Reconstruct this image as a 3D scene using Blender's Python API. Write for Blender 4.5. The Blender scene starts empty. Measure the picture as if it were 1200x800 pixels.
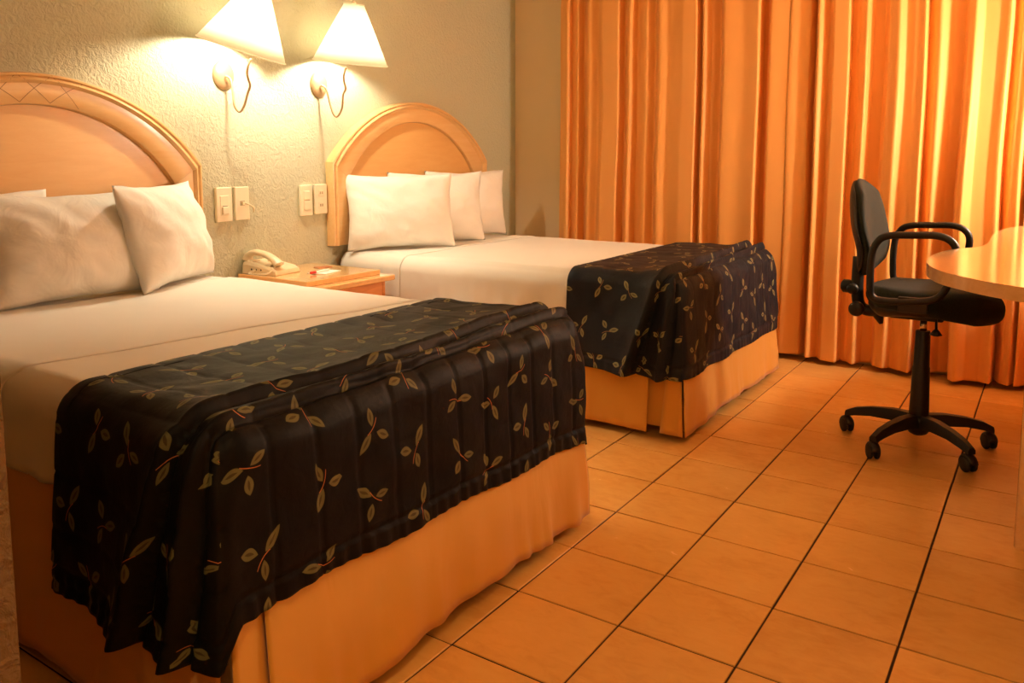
import bpy, bmesh, math, random
from mathutils import Vector, Matrix, noise
from math import sin, cos, pi, sqrt, exp, floor as fl

random.seed(7)
SC = bpy.context.scene
COL = SC.collection

# ------------------------------------------------------------------ camera
cam_d = bpy.data.cameras.new('camera')
cam = bpy.data.objects.new('camera', cam_d)
COL.objects.link(cam)
cam.matrix_world = Matrix(((0.82411, -0.057625, 0.56349, 1.156688), (0.566418, 0.090218, -0.819165, -1.493683), (-0.003632, 0.994254, 0.106989, 1.184404), (0, 0, 0, 1)))
cam_d.sensor_fit = 'HORIZONTAL'
cam_d.sensor_width = 36.0
cam_d.lens = 28.8594
cam_d.shift_x = 0.01757
cam_d.shift_y = -0.095812
cam_d.clip_start = 0.02
SC.camera = cam

# ------------------------------------------------------------------ world, exposure, render bounces
w = bpy.data.worlds.new('world'); SC.world = w; w.use_nodes = True
w.node_tree.nodes['Background'].inputs[0].default_value = (1.0, 0.62, 0.3, 1)
w.node_tree.nodes['Background'].inputs[1].default_value = 0.0
SC.view_settings.view_transform = 'Standard'
SC.view_settings.look = 'None'
SC.view_settings.gamma = 1.0
SC.view_settings.use_curve_mapping = False
SC.view_settings.exposure = 1.62
SC.cycles.max_bounces = 8
SC.cycles.diffuse_bounces = 5
SC.cycles.glossy_bounces = 3
SC.cycles.transmission_bounces = 6
SC.cycles.caustics_reflective = False
SC.cycles.caustics_refractive = False
SC.cycles.sample_clamp_indirect = 4.0

# lamp settings (the lamps themselves are built by their own builders)
SCONCE_POWER = 8.6        # watts given off by each lit bulb
SCONCE_COLOR = (1.0, 0.87, 0.64)
DESK_LAMP_POWER = 29.0
DESK_LAMP_COLOR = (1.0, 0.90, 0.74)
FILL_LAMP_POWER = 5.6  # strength of the added fill lamp behind the camera
FILL_LAMP_COLOR = (1.0, 0.74, 0.36)

# ------------------------------------------------------------------ helpers
def link(o, parent=None):
    COL.objects.link(o)
    if parent is not None:
        o.parent = parent
    return o

def tag(o, label=None, cat=None, group=None, kind=None):
    if label: o['label'] = label
    if cat: o['category'] = cat
    if group: o['group'] = group
    if kind: o['kind'] = kind
    return o

def empty(name, loc=(0, 0, 0), rz=0.0):
    o = bpy.data.objects.new(name, None)
    o.empty_display_size = 0.1
    COL.objects.link(o)
    o.location = loc
    o.rotation_euler = (0, 0, rz)
    return o

def build(name, bm, mat, parent=None, smooth=False, mats=None):
    me = bpy.data.meshes.new(name)
    bmesh.ops.recalc_face_normals(bm, faces=bm.faces[:])
    bm.to_mesh(me); bm.free()
    for m in (mats or [mat]):
        me.materials.append(m)
    if smooth:
        me.polygons.foreach_set('use_smooth', [True] * len(me.polygons))
    o = bpy.data.objects.new(name, me)
    return link(o, parent)

def struct(name, bm, mat, smooth=False):
    o = build(name, bm, mat, None, smooth)
    o['kind'] = 'structure'
    return o

def box(bm, x0, x1, y0, y1, z0, z1, bev=0.0, seg=2, M=None):
    b = bmesh.new()
    bmesh.ops.create_cube(b, size=1.0)
    for v in b.verts:
        v.co = Vector(((x0 + x1) / 2 + v.co.x * (x1 - x0), (y0 + y1) / 2 + v.co.y * (y1 - y0), (z0 + z1) / 2 + v.co.z * (z1 - z0)))
    if bev > 0:
        bmesh.ops.bevel(b, geom=b.edges[:], offset=bev, segments=seg, profile=0.5, affect='EDGES')
    add(bm, b, M)

def add(bm, b, M=None):
    if M is not None:
        bmesh.ops.transform(b, matrix=M, verts=b.verts[:])
    vs = [bm.verts.new(v.co) for v in b.verts]
    b.verts.index_update()
    for f in b.faces:
        try:
            nf = bm.faces.new([vs[v.index] for v in f.verts])
            nf.material_index = f.material_index
        except ValueError:
            pass
    b.free()

def lathe(bm, prof, seg=24, M=None, cap=True):
    b = bmesh.new(); rings = []
    for r, z in prof:
        rings.append([b.verts.new((r * cos(2 * pi * k / seg), r * sin(2 * pi * k / seg), z)) for k in range(seg)])
    for a, c in zip(rings, rings[1:]):
        for k in range(seg):
            b.faces.new((a[k], a[(k + 1) % seg], c[(k + 1) % seg], c[k]))
    if cap:
        b.faces.new(rings[0][::-1]); b.faces.new(rings[-1])
    add(bm, b, M)

def tube(bm, pts, rad, seg=12, closed=False, cap=True, flat=1.0):
    pts = [Vector(p) for p in pts]; n = len(pts)
    rads = rad if isinstance(rad, (list, tuple)) else [rad] * n
    rings = []; prev = None
    for i, p in enumerate(pts):
        if closed:
            t = (pts[(i + 1) % n] - pts[i - 1]).normalized()
        else:
            t = (pts[min(i + 1, n - 1)] - pts[max(i - 1, 0)]).normalized()
        if prev is None:
            up = Vector((0, 0, 1)) if abs(t.z) < 0.9 else Vector((1, 0, 0))
            nrm = t.cross(up).normalized()
        else:
            nrm = (prev - t * prev.dot(t)).normalized()
        prev = nrm; bn = t.cross(nrm)
        rings.append([bm.verts.new(p + rads[i] * (cos(2 * pi * k / seg) * nrm * flat + sin(2 * pi * k / seg) * bn)) for k in range(seg)])
    m = n if closed else n - 1
    for i in range(m):
        a = rings[i]; c = rings[(i + 1) % n]
        for k in range(seg):
            bm.faces.new((a[k], a[(k + 1) % seg], c[(k + 1) % seg], c[k]))
    if cap and not closed:
        bm.faces.new(rings[0][::-1]); bm.faces.new(rings[-1])

def smooth_path(pts, n=8, closed=False):
    pts = [Vector(p) for p in pts]; out = []; m = len(pts)
    rng = range(m) if closed else range(m - 1)
    for i in rng:
        if closed:
            p0, p1, p2, p3 = pts[i - 1], pts[i], pts[(i + 1) % m], pts[(i + 2) % m]
        else:
            p0 = pts[max(i - 1, 0)]; p1 = pts[i]; p2 = pts[i + 1]; p3 = pts[min(i + 2, m - 1)]
        for k in range(n):
            t = k / n
            out.append(0.5 * ((2 * p1) + (p2 - p0) * t + (2 * p0 - 5 * p1 + 4 * p2 - p3) * t * t + (3 * p1 - p0 - 3 * p2 + p3) * t ** 3))
    if not closed: out.append(pts[-1])
    return out

def prism(bm, outline, z0, z1, bev=0.0, seg=3, M=None):
    b = bmesh.new()
    lo = [b.verts.new((x, y, z0)) for x, y in outline]
    hi = [b.verts.new((x, y, z1)) for x, y in outline]
    n = len(outline)
    b.faces.new(lo[::-1]); top = b.faces.new(hi)
    for i in range(n):
        b.faces.new((lo[i], lo[(i + 1) % n], hi[(i + 1) % n], hi[i]))
    if bev > 0:
        es = [e for e in b.edges if abs(e.verts[0].co.z - e.verts[1].co.z) < 1e-6]
        bmesh.ops.bevel(b, geom=es, offset=bev, segments=seg, profile=0.5, affect='EDGES')
    add(bm, b, M)

def fn(x, y, z, s=0):
    return noise.noise(Vector((x + s * 17.3, y - s * 5.1, z + s * 3.7)))

# ------------------------------------------------------------------ materials
class NT:
    def __init__(self, name):
        self.m = bpy.data.materials.new(name); self.m.use_nodes = True
        self.t = self.m.node_tree
        self.b = self.t.nodes['Principled BSDF']
    def node(self, typ, **kw):
        n = self.t.nodes.new(typ)
        for k, v in kw.items(): setattr(n, k, v)
        return n
    def put(self, sock, v):
        if isinstance(v, bpy.types.NodeSocket): self.t.links.new(v, sock)
        else: sock.default_value = v
    def math(self, op, a, b=None, c=None, clamp=False):
        n = self.node('ShaderNodeMath', operation=op); n.use_clamp = clamp
        self.put(n.inputs[0], a)
        if b is not None: self.put(n.inputs[1], b)
        if c is not None: self.put(n.inputs[2], c)
        return n.outputs[0]
    def mix(self, f, a, b):
        n = self.node('ShaderNodeMix', data_type='RGBA')
        self.put(n.inputs[0], f); self.put(n.inputs[6], a); self.put(n.inputs[7], b)
        return n.outputs[2]
    def coord(self, which='Object', scale=(1, 1, 1), rot=(0, 0, 0)):
        tc = self.node('ShaderNodeTexCoord'); mp = self.node('ShaderNodeMapping')
        self.t.links.new(tc.outputs[which], mp.inputs[0])
        mp.inputs['Scale'].default_value = scale; mp.inputs['Rotation'].default_value = rot
        return mp.outputs[0]
    def noise(self, vec, scale, detail=3.0, rough=0.5, dist=0.0):
        n = self.node('ShaderNodeTexNoise')
        self.t.links.new(vec, n.inputs['Vector'])
        n.inputs['Scale'].default_value = scale; n.inputs['Detail'].default_value = detail
        n.inputs['Roughness'].default_value = rough; n.inputs['Distortion'].default_value = dist
        return n.outputs['Fac']
    def ramp(self, f, stops):
        n = self.node('ShaderNodeValToRGB'); self.put(n.inputs[0], f)
        e = n.color_ramp.elements
        while len(e) < len(stops): e.new(0.5)
        for q, (p, c) in zip(e, stops):
            q.position = p; q.color = (*c, 1) if len(c) == 3 else c
        return n.outputs[0]
    def bump(self, h, strength=0.3, dist=0.01, nrm=None):
        n = self.node('ShaderNodeBump'); n.inputs['Strength'].default_value = strength
        n.inputs['Distance'].default_value = dist
        self.put(n.inputs['Height'], h)
        if nrm is not None: self.t.links.new(nrm, n.inputs['Normal'])
        self.t.links.new(n.outputs[0], self.b.inputs['Normal'])
        return n.outputs[0]
    def set(self, col=None, rough=None, metal=None, **kw):
        if col is not None: self.put(self.b.inputs['Base Color'], (*col, 1) if isinstance(col, tuple) and len(col) == 3 else col)
        if rough is not None: self.put(self.b.inputs['Roughness'], rough)
        if metal is not None: self.b.inputs['Metallic'].default_value = metal
        for k, v in kw.items(): self.put(self.b.inputs[k.replace('_', ' ')], v)
        return self

def mat_plain(name, col, rough=0.5, metal=0.0, var=0.06, scale=30, bump=0.0, **kw):
    n = NT(name); v = n.coord()
    f = n.noise(v, scale, 3)
    lo = tuple(c * (1 - var) for c in col); hi = tuple(min(1, c * (1 + var)) for c in col)
    n.set(n.ramp(f, [(0.3, lo), (0.7, hi)]), rough, metal, **kw)
    if bump: n.bump(f, bump, 0.002)
    return n.m

def mat_stucco(name, col, strength=0.55, scale=34):
    n = NT(name); v = n.coord()
    f1 = n.noise(v, scale, 4, 0.55, 1.2)
    f2 = n.noise(v, scale * 3.1, 2, 0.5, 0.4)
    h = n.math('ADD', f1, n.math('MULTIPLY', f2, 0.35))
    big = n.noise(v, 1.4, 2)
    c = n.mix(n.math('MULTIPLY', big, 0.35), (*col, 1), (*[x * 0.86 for x in col], 1))
    n.set(c, 0.85)
    n.bump(h, strength, 0.012)
    return n.m

def mat_fabric(name, col, rough=0.8, weave=900, wr=0.25, wscale=9, trans=0.0, sheen=0.2, streak=(1, 1, 1)):
    n = NT(name); v = n.coord(); vs = n.coord(scale=streak)
    f = n.noise(vs, wscale, 3, 0.5, 0.6); g = n.noise(v, weave, 1)
    c = n.mix(n.math('MULTIPLY', f, 0.25), (*col, 1), (*[x * 0.85 for x in col], 1))
    n.set(c, rough, Sheen_Weight=sheen)
    nb = n.node('ShaderNodeBump'); nb.inputs['Strength'].default_value = 0.15; nb.inputs['Distance'].default_value = 0.0005
    n.put(nb.inputs['Height'], g)
    n.bump(f, wr, 0.01, nb.outputs[0])
    if trans > 0:
        tr = n.node('ShaderNodeBsdfTranslucent'); n.put(tr.inputs[0], c)
        mx = n.node('ShaderNodeMixShader'); mx.inputs[0].default_value = trans
        n.t.links.new(n.b.outputs[0], mx.inputs[1]); n.t.links.new(tr.outputs[0], mx.inputs[2])
        n.t.links.new(mx.outputs[0], n.t.nodes['Material Output'].inputs[0])
    return n.m

def mat_wood(name, col, dark, rough=0.35, axis=(1, 9, 9), coat=0.3, amt=1.0):
    n = NT(name); v = n.coord(scale=axis)
    f = n.noise(v, 5, 6, 0.6, 0.8); g = n.noise(v, 60, 2, 0.5)
    h = n.math('MULTIPLY_ADD', g, 0.25, f)
    n.set(n.ramp(h, [(0.40, dark), (0.40 + 0.45 * amt, col)]), rough, Coat_Weight=coat, Coat_Roughness=0.15)
    n.bump(h, 0.05, 0.001)
    return n.m

def mat_tile(name):
    n = NT(name); v = n.coord()
    oi = n.node('ShaderNodeObjectInfo')
    off = n.node('ShaderNodeVectorMath', operation='ADD'); n.t.links.new(v, off.inputs[0])
    cmb = n.node('ShaderNodeCombineXYZ')
    r10 = n.math('MULTIPLY', oi.outputs['Random'], 37.0)
    n.put(cmb.inputs[0], r10); n.put(cmb.inputs[1], n.math('MULTIPLY', r10, 1.7)); n.put(cmb.inputs[2], r10)
    n.t.links.new(cmb.outputs[0], off.inputs[1])
    mp = n.node('ShaderNodeMapping'); n.t.links.new(off.outputs[0], mp.inputs[0]); mp.inputs['Scale'].default_value = (1, 1.9, 1)
    f = n.noise(mp.outputs[0], 16, 5, 0.65, 0.8)
    g = n.noise(off.outputs[0], 5, 3)
    h = n.math('MULTIPLY_ADD', g, 0.5, n.math('MULTIPLY', f, 0.5))
    c = n.ramp(h, [(0.30, (0.76, 0.375, 0.095)), (0.5, (0.85, 0.455, 0.125)), (0.70, (0.89, 0.50, 0.145))])
    val = n.math('MULTIPLY_ADD', oi.outputs['Random'], 0.14, 0.90)
    hs = n.node('ShaderNodeHueSaturation'); n.put(hs.inputs['Value'], val); n.put(hs.inputs['Color'], c)
    n.set(hs.outputs[0], n.math('MULTIPLY_ADD', f, 0.06, 0.23), Specular_IOR_Level=0.55)
    n.bump(n.math('ADD', n.noise(off.outputs[0], 9, 3), n.math('MULTIPLY', f, 0.10)), 0.05, 0.01)
    return n.m

def mat_quilt(name, base, leaf, leaf_in, stem, rough=0.55, cell=0.155):
    n = NT(name)
    uv = n.node('ShaderNodeUVMap'); uv.uv_map = 'UVMap'
    sp = n.node('ShaderNodeSeparateXYZ'); n.t.links.new(uv.outputs[0], sp.inputs[0])
    y = n.math('DIVIDE', sp.outputs[1], cell)
    cy = n.math('FLOOR', y)
    xs = n.math('MULTIPLY_ADD', n.math('PINGPONG', cy, 1.0), 0.5, n.math('DIVIDE', sp.outputs[0], cell))
    cx = n.math('FLOOR', xs)
    fx = n.math('SUBTRACT', n.math('SUBTRACT', xs, cx), 0.5)
    fy = n.math('SUBTRACT', n.math('SUBTRACT', y, cy), 0.5)
    cb = n.node('ShaderNodeCombineXYZ'); n.put(cb.inputs[0], cx); n.put(cb.inputs[1], cy)
    wn = n.node('ShaderNodeTexWhiteNoise', noise_dimensions='2D'); n.t.links.new(cb.outputs[0], wn.inputs['Vector'])
    sc = n.node('ShaderNodeSeparateColor'); n.t.links.new(wn.outputs['Color'], sc.inputs[0])
    r1, r2, r3 = sc.outputs[0], sc.outputs[1], sc.outputs[2]
    px = n.math('MULTIPLY', n.math('SUBTRACT', fx, n.math('MULTIPLY', n.math('SUBTRACT', r2, 0.5), 0.22)), cell)
    py = n.math('MULTIPLY', n.math('SUBTRACT', fy, n.math('MULTIPLY', n.math('SUBTRACT', r3, 0.5), 0.22)), cell)
    a = n.math('MULTIPLY', r1, 2 * pi)
    ca = n.math('COSINE', a); sa = n.math('SINE', a)
    X = n.math('SUBTRACT', n.math('MULTIPLY', px, ca), n.math('MULTIPLY', py, sa))
    Y = n.math('ADD', n.math('MULTIPLY', px, sa), n.math('MULTIPLY', py, ca))
    # slight wobble of the outline
    tot = None; inn = None
    for ang, base_d, L, wd in ((95, 0.007, 0.054, 0.0105), (205, 0.012, 0.041, 0.0115), (322, 0.008, 0.044, 0.0095)):
        t = math.radians(ang); c0 = base_d + L / 2
        lx = n.math('SUBTRACT', n.math('ADD', n.math('MULTIPLY', X, cos(t)), n.math('MULTIPLY', Y, sin(t))), c0)
        ly = n.math('ABSOLUTE', n.math('SUBTRACT', n.math('MULTIPLY', Y, cos(t)), n.math('MULTIPLY', X, sin(t))))
        q = n.math('DIVIDE', lx, L / 2)
        e = n.math('SUBTRACT', 1.0, n.math('MULTIPLY', q, q))
        m = n.math('MULTIPLY', n.math('SUBTRACT', n.math('MULTIPLY', e, wd), ly), 900.0, clamp=True)
        q2 = n.math('DIVIDE', lx, L * 0.30)
        e2 = n.math('SUBTRACT', 1.0, n.math('MULTIPLY', q2, q2))
        mi = n.math('MULTIPLY', n.math('SUBTRACT', n.math('MULTIPLY', e2, wd * 0.32), ly), 900.0, clamp=True)
        tot = m if tot is None else n.math('MAXIMUM', tot, m)
        inn = mi if inn is None else n.math('MAXIMUM', inn, mi)
    sx = n.math('ABSOLUTE', n.math('SUBTRACT', n.math('SUBTRACT', X, 0.002), n.math('MULTIPLY', n.math('MULTIPLY', Y, Y), 9.0)))
    m1 = n.math('MULTIPLY', n.math('SUBTRACT', 0.0011, sx), 2000.0, clamp=True)
    m2 = n.math('MULTIPLY', n.math('SUBTRACT', 0.024, n.math('ABSOLUTE', n.math('ADD', Y, 0.006))), 800.0, clamp=True)
    st = n.math('MULTIPLY', m1, m2)
    v = n.coord()
    fb = n.noise(v, 7, 3)
    bc = n.mix(fb, (*base, 1), (*[x * 1.35 for x in base], 1))
    lc = n.mix(n.noise(v, 60, 2), (*[x * 0.7 for x in leaf], 1), (*leaf, 1))
    c = n.mix(tot, bc, lc)
    c = n.mix(inn, c, (*leaf_in, 1))
    c = n.mix(st, c, (*stem, 1))
    n.set(c, rough, Specular_IOR_Level=0.13)
    wv = n.noise(v, 26, 3, 0.5, 0.5)
    g = n.noise(v, 800, 1)
    nb = n.node('ShaderNodeBump'); nb.inputs['Strength'].default_value = 0.2; nb.inputs['Distance'].default_value = 0.0004
    n.put(nb.inputs['Height'], g)
    n.bump(wv, 0.18, 0.012, nb.outputs[0])
    return n.m

M = {}
M['wall'] = mat_stucco('stucco_wall', (0.53, 0.525, 0.375), 0.6, 32)
M['wall_side'] = mat_stucco('smooth_wall', (0.86, 0.67, 0.42), 0.10, 30)
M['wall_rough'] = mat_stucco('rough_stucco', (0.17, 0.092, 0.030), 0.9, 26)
M['ceiling'] = mat_plain('ceiling_paint', (0.80, 0.66, 0.46), 0.9)
M['grout'] = mat_plain('grout', (0.045, 0.016, 0.007), 0.95)
M['tile'] = mat_tile('terracotta_tile')
M['sheet'] = mat_fabric('white_sheet', (0.82, 0.79, 0.72), 0.75, wr=0.25, wscale=5)
M['pillow'] = mat_fabric('pillow_cotton', (0.86, 0.83, 0.76), 0.8, wr=0.8, wscale=9)
M['skirt'] = mat_fabric('orange_bed_skirt', (0.70, 0.34, 0.045), 0.75, wr=0.6, wscale=7, streak=(1, 1, .35))
M['curtain'] = mat_fabric('orange_curtain', (1.0, 0.475, 0.125), 0.55, wr=0.05, wscale=6, streak=(1, 1, .12), sheen=0.1, trans=0.08)
M['quilt'] = mat_quilt('leaf_print_quilt', (0.0050, 0.0041, 0.0038), (0.17, 0.15, 0.055), (0.07, 0.05, 0.02), (0.50, 0.16, 0.05))
M['quilt_bluer_lit'] = mat_quilt('leaf_print_quilt_bluer_lit', (0.014, 0.016, 0.023), (0.27, 0.25, 0.12), (0.09, 0.08, 0.04), (0.42, 0.22, 0.09), cell=0.165)  # same fabric; the bluer, brighter light at the far bed is put into its colours
M['wood'] = mat_wood('headboard_wood', (0.80, 0.53, 0.245), (0.75, 0.46, 0.19), 0.30, axis=(9, 1, 9), amt=1.0)
M['wood_panel'] = mat_wood('headboard_panel_wood', (0.77, 0.46, 0.17), (0.73, 0.405, 0.14), 0.38, axis=(9, 1.0, 7))
M['wood_inlay'] = mat_plain('inlay', (0.30, 0.13, 0.04), 0.5)
M['wood_desk'] = mat_wood('desk_wood', (0.88, 0.55, 0.25), (0.78, 0.44, 0.17), 0.16, axis=(1.5, 8, 8), coat=0.8)
M['wood_front'] = mat_wood('drawer_wood', (0.80, 0.33, 0.10), (0.62, 0.22, 0.06), 0.4, axis=(6, 1, 8))
M['plate'] = mat_plain('ivory_plastic', (0.82, 0.72, 0.52), 0.35, var=0.02)
M['slot_pale'] = mat_plain('shaded_slot', (0.42, 0.33, 0.20), 0.5)
M['slot'] = mat_plain('dark_slot', (0.06, 0.04, 0.03), 0.6)
M['phone'] = mat_plain('cream_plastic', (0.80, 0.66, 0.44), 0.32, var=0.02)
M['brass'] = mat_plain('champagne_metal', (0.52, 0.36, 0.20), 0.35, metal=0.35, var=0.03)
M['black'] = mat_plain('black_plastic', (0.008, 0.007, 0.0065), 0.45, var=0.2, scale=200, bump=0.1)
M['black_soft'] = mat_plain('black_rubber', (0.010, 0.009, 0.008), 0.6, var=0.2)
M['chrome'] = mat_plain('chrome', (0.72, 0.68, 0.6), 0.18, metal=1.0, var=0.02)
M['paper'] = mat_plain('paper', (0.88, 0.84, 0.76), 0.7, var=0.02)
M['red'] = mat_plain('red_plastic', (0.62, 0.03, 0.02), 0.4, var=0.03)
M['card'] = mat_plain('brown_card', (0.45, 0.16, 0.06), 0.6)
M['dark_wood'] = mat_plain('dark_bed_leg', (0.05, 0.015, 0.01), 0.5)
M['foam'] = mat_plain('mattress_ticking', (0.60, 0.50, 0.36), 0.8)
M['bulb_glass'] = None

def mat_chairfab():
    n = NT('charcoal_weave'); v = n.coord()
    g = n.noise(v, 420, 2, 0.6)
    n.set(n.ramp(g, [(0.35, (0.007, 0.010, 0.008)), (0.65, (0.022, 0.030, 0.025))]), 0.85, Sheen_Weight=0.04, Specular_IOR_Level=0.2)
    n.bump(g, 0.4, 0.001)
    return n.m
M['chairfab'] = mat_chairfab()

def mat_shade():
    n = NT('lamp_shade_fabric'); v = n.coord()
    g = n.noise(v, 300, 1)
    c = n.mix(g, (0.95, 0.91, 0.82, 1), (0.93, 0.88, 0.77, 1))
    n.set(c, 0.8)
    tr = n.node('ShaderNodeBsdfTranslucent'); n.put(tr.inputs[0], c)
    mx = n.node('ShaderNodeMixShader'); mx.inputs[0].default_value = 0.88
    n.t.links.new(n.b.outputs[0], mx.inputs[1]); n.t.links.new(tr.outputs[0], mx.inputs[2])
    n.t.links.new(mx.outputs[0], n.t.nodes['Material Output'].inputs[0])
    return n.m
M['shade'] = mat_shade()

def mat_emit(name, col, s):
    n = NT(name); n.set(col, 0.5); n.b.inputs['Emission Color'].default_value = (*col, 1); n.b.inputs['Emission Strength'].default_value = s
    return n.m
def bulb_mat(name, col, watts, area): return mat_emit(name, col, watts / (pi * area))
M['bulb'] = bulb_mat('lit_bulb', SCONCE_COLOR, SCONCE_POWER, .0088)
M['bulb_desk'] = bulb_mat('lit_bulb_desk', DESK_LAMP_COLOR, DESK_LAMP_POWER, .0908)

# ------------------------------------------------------------------ room
XW, YC, ZC = -2.05, 3.44, 2.45         # headboard wall, curtain wall, ceiling
XR, YN, YE, XP = 2.10, -1.08, -3.0, 0.22  # right wall, near side wall, entry end, passage corner
def wall(name, x0, x1, y0, y1, mat, z1=ZC):
    bm = bmesh.new(); box(bm, x0, x1, y0, y1, 0, z1); return struct(name, bm, mat)
wall('wall_left', XW - .12, XW, YN - .12, YC + .12, M['wall'])
wall('wall_back', XW, XR, YC, YC + .12, M['wall_side'])
wall('wall_right', XR, XR + .12, YE, YC + .12, M['wall_side'])
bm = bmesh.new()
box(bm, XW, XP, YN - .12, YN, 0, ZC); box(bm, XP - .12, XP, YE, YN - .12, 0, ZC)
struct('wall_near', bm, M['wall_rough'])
wall('wall_front', XP - .12, XR + .12, YE - .12, YE, M['wall_side'])
bm = bmesh.new(); box(bm, XW - .12, XR + .12, YE - .12, YC + .12, ZC, ZC + .1); struct('ceiling', bm, M['ceiling'])
bm = bmesh.new(); box(bm, XW - .12, XR + .12, YE - .12, YC + .12, -.1, -.004); floor_o = struct('floor', bm, M['grout'])

# floor tiles, each a part of the floor
T = 0.30
def tile_mesh(wx, wy):
    b = bmesh.new(); h = .0029; c = .0016
    ax, ay = wx / 2 - h, wy / 2 - h
    lo = [b.verts.new((sx * ax, sy * ay, -.006)) for sx, sy in ((-1, -1), (1, -1), (1, 1), (-1, 1))]
    mi = [b.verts.new((sx * ax, sy * ay, -.0014)) for sx, sy in ((-1, -1), (1, -1), (1, 1), (-1, 1))]
    hi = [b.verts.new((sx * (ax - c), sy * (ay - c), 0)) for sx, sy in ((-1, -1), (1, -1), (1, 1), (-1, 1))]
    for i in range(4):
        j = (i + 1) % 4
        b.faces.new((lo[i], lo[j], mi[j], mi[i])); b.faces.new((mi[i], mi[j], hi[j], hi[i]))
    b.faces.new(hi)
    return b
cache = {}
rest = bmesh.new()
for i in range(-7, 7):
    for j in range(-10, 12):
        x0, x1 = max(i * T, XW), min(i * T + T, XR)
        y0, y1 = max(j * T, YE), min(j * T + T, YC)
        if x1 <= XP - .12 and y1 <= YN - .12: continue
        if x1 <= XP: y0 = max(y0, YN)
        if y0 < YN and x0 < XP: x0 = XP
        if x1 - x0 < .02 or y1 - y0 < .02: continue
        if j < -4:
            add(rest, tile_mesh(x1 - x0, y1 - y0), Matrix.Translation(((x0 + x1) / 2, (y0 + y1) / 2, 0)))
            continue
        k = (round(x1 - x0, 3), round(y1 - y0, 3))
        if k not in cache:
            b = tile_mesh(*k); me = bpy.data.meshes.new('tile'); bmesh.ops.recalc_face_normals(b, faces=b.faces[:]); b.to_mesh(me); b.free()
            me.materials.append(M['tile']); cache[k] = me
        o = bpy.data.objects.new('tile', cache[k]); link(o, floor_o)
        o.location = ((x0 + x1) / 2 + random.uniform(-.0005, .0005), (y0 + y1) / 2 + random.uniform(-.0005, .0005), random.uniform(-.0006, .0002))
        o.rotation_euler = (random.uniform(-.0012, .0012), random.uniform(-.0012, .0012), random.uniform(-.0015, .0015))
ro = build('tile', rest, M['tile'], floor_o); ro['kind'] = 'stuff'

# ------------------------------------------------------------------ curtains
FOLDS = [(-1.6282, 0.6), (-1.5591, 1), (-1.5551, 0.3), (-1.4901, 0.8), (-1.4775, 0), (-1.4038, 0.9), (-1.3567, 0.5), (-1.3006, 1), (-1.2034, 1), (-1.184, 0.2), (-1.12, 1), (-1.0886, 0.2), (-1.0009, 0.9), (-0.9573, 0.3), (-0.9065, 1), (-0.8486, 0.7), (-0.7568, 1), (-0.6811, 1), (-0.6771, -0.4), (-0.6359, 0.9), (-0.5991, 0.3), (-0.5543, 0), (-0.5077, 1), (-0.4044, 0.85), (-0.3113, 1), (-0.3073, -0.3), (-0.2836, -0.2), (-0.2424, 0.8), (-0.1485, 0.7), (-0.1333, 0.75), (-0.0397, 0.5), (-0.0169, -0.3), (0.0197, 1), (0.0631, 0.35), (0.1043, 0.95), (0.1757, 1), (0.1798, 0.1), (0.2178, 0.3), (0.2651, 0.9), (0.2917, 0), (0.3429, 0), (0.3772, 0.75), (0.4215, 1), (0.454, 0.6), (0.5048, 0.8), (0.5467, 1), (0.5539, 0.05), (0.6112, 0.7), (0.6722, 0.0), (0.7141, -0.1), (0.7395, 0.85), (0.763, 1), (0.8021, 0.65), (0.8579, 0.7), (0.9101, 1), (0.9249, 0.1), (0.9632, 0.8), (0.9921, 1), (1.0222, 0.3)]   # (x, depth) of every fold crest and trough
def curtain_profile(x):
    F = FOLDS
    if x <= F[0][0]: return F[0][1]
    for (xa, da), (xb, db) in zip(F, F[1:]):
        if x <= xb:
            t = (x - xa) / (xb - xa); t = t * t * (3 - 2 * t)
            return da + (db - da) * t
    return F[-1][1]
XE = FOLDS[-1][0]
def cur(x):
    if x <= XE: return curtain_profile(x)
    u = x - XE
    return .55 + .45 * cos(u * 2 * pi / .17 + .4 * sin(u * 9))
def make_curtain(x0, x1, label):
    bm = bmesh.new(); uvn = int((x1 - x0) / .003); zs = [.025, .04, .06, .09, .12, .125, .13, .2] + [.2 + k * .15 for k in range(1, 15)] + [2.36, 2.40]
    rows = []
    for z in zs:
        row = []
        for i in range(uvn + 1):
            x = x0 + (x1 - x0) * i / uvn
            d = cur(x) + .03 * fn(x * 9, z * .6, 0, 3)
            amp = .074 if z < 2.2 else .074 - (z - 2.2) * .18
            lowz = max(0, 1 - z / 1.5)
            amp += .055 * lowz * (.5 + .5 * min(1, max(0, (x + .2) / .8))) + .07 * lowz * exp(-((x - .72) / .16) ** 2)
            pin = 1.0 if z > .13 or z < .12 else .985
            y = YC - .035 - amp * (d + .15) * pin - .002 * fn(x * 14, z * 5, 2, 1)
            # gentle sway of the hem
            zz = z + (.008 * fn(x * 5, 1.1, 0, 5) + .006 * d if z < .035 else 0)
            xx = x + .012 * fn(x * 4, z * 1.2, 0, 8) * (1 if 0 < i < uvn else .4)
            row.append(bm.verts.new((xx, y, zz)))
        rows.append(row)
    for a, b in zip(rows, rows[1:]):
        for i in range(uvn):
            bm.faces.new((a[i], a[i + 1], b[i + 1], b[i]))
    o = build('curtain', bm, M['curtain'], None, True)
    md = o.modifiers.new('solid', 'SOLIDIFY'); md.thickness = .0025
    tag(o, label, 'curtain', 'orange curtains on the window wall')
    return o
make_curtain(FOLDS[0][0], -0.1458, 'orange curtain panel behind the far bed, left of the seam')
make_curtain(-0.1458 + .003, XR - .02, 'orange curtain panel behind the office chair and desk, right of the seam')
bm = bmesh.new(); box(bm, -1.85, XR - .01, YC - .12, YC - .03, 2.412, 2.447, .004)
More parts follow.
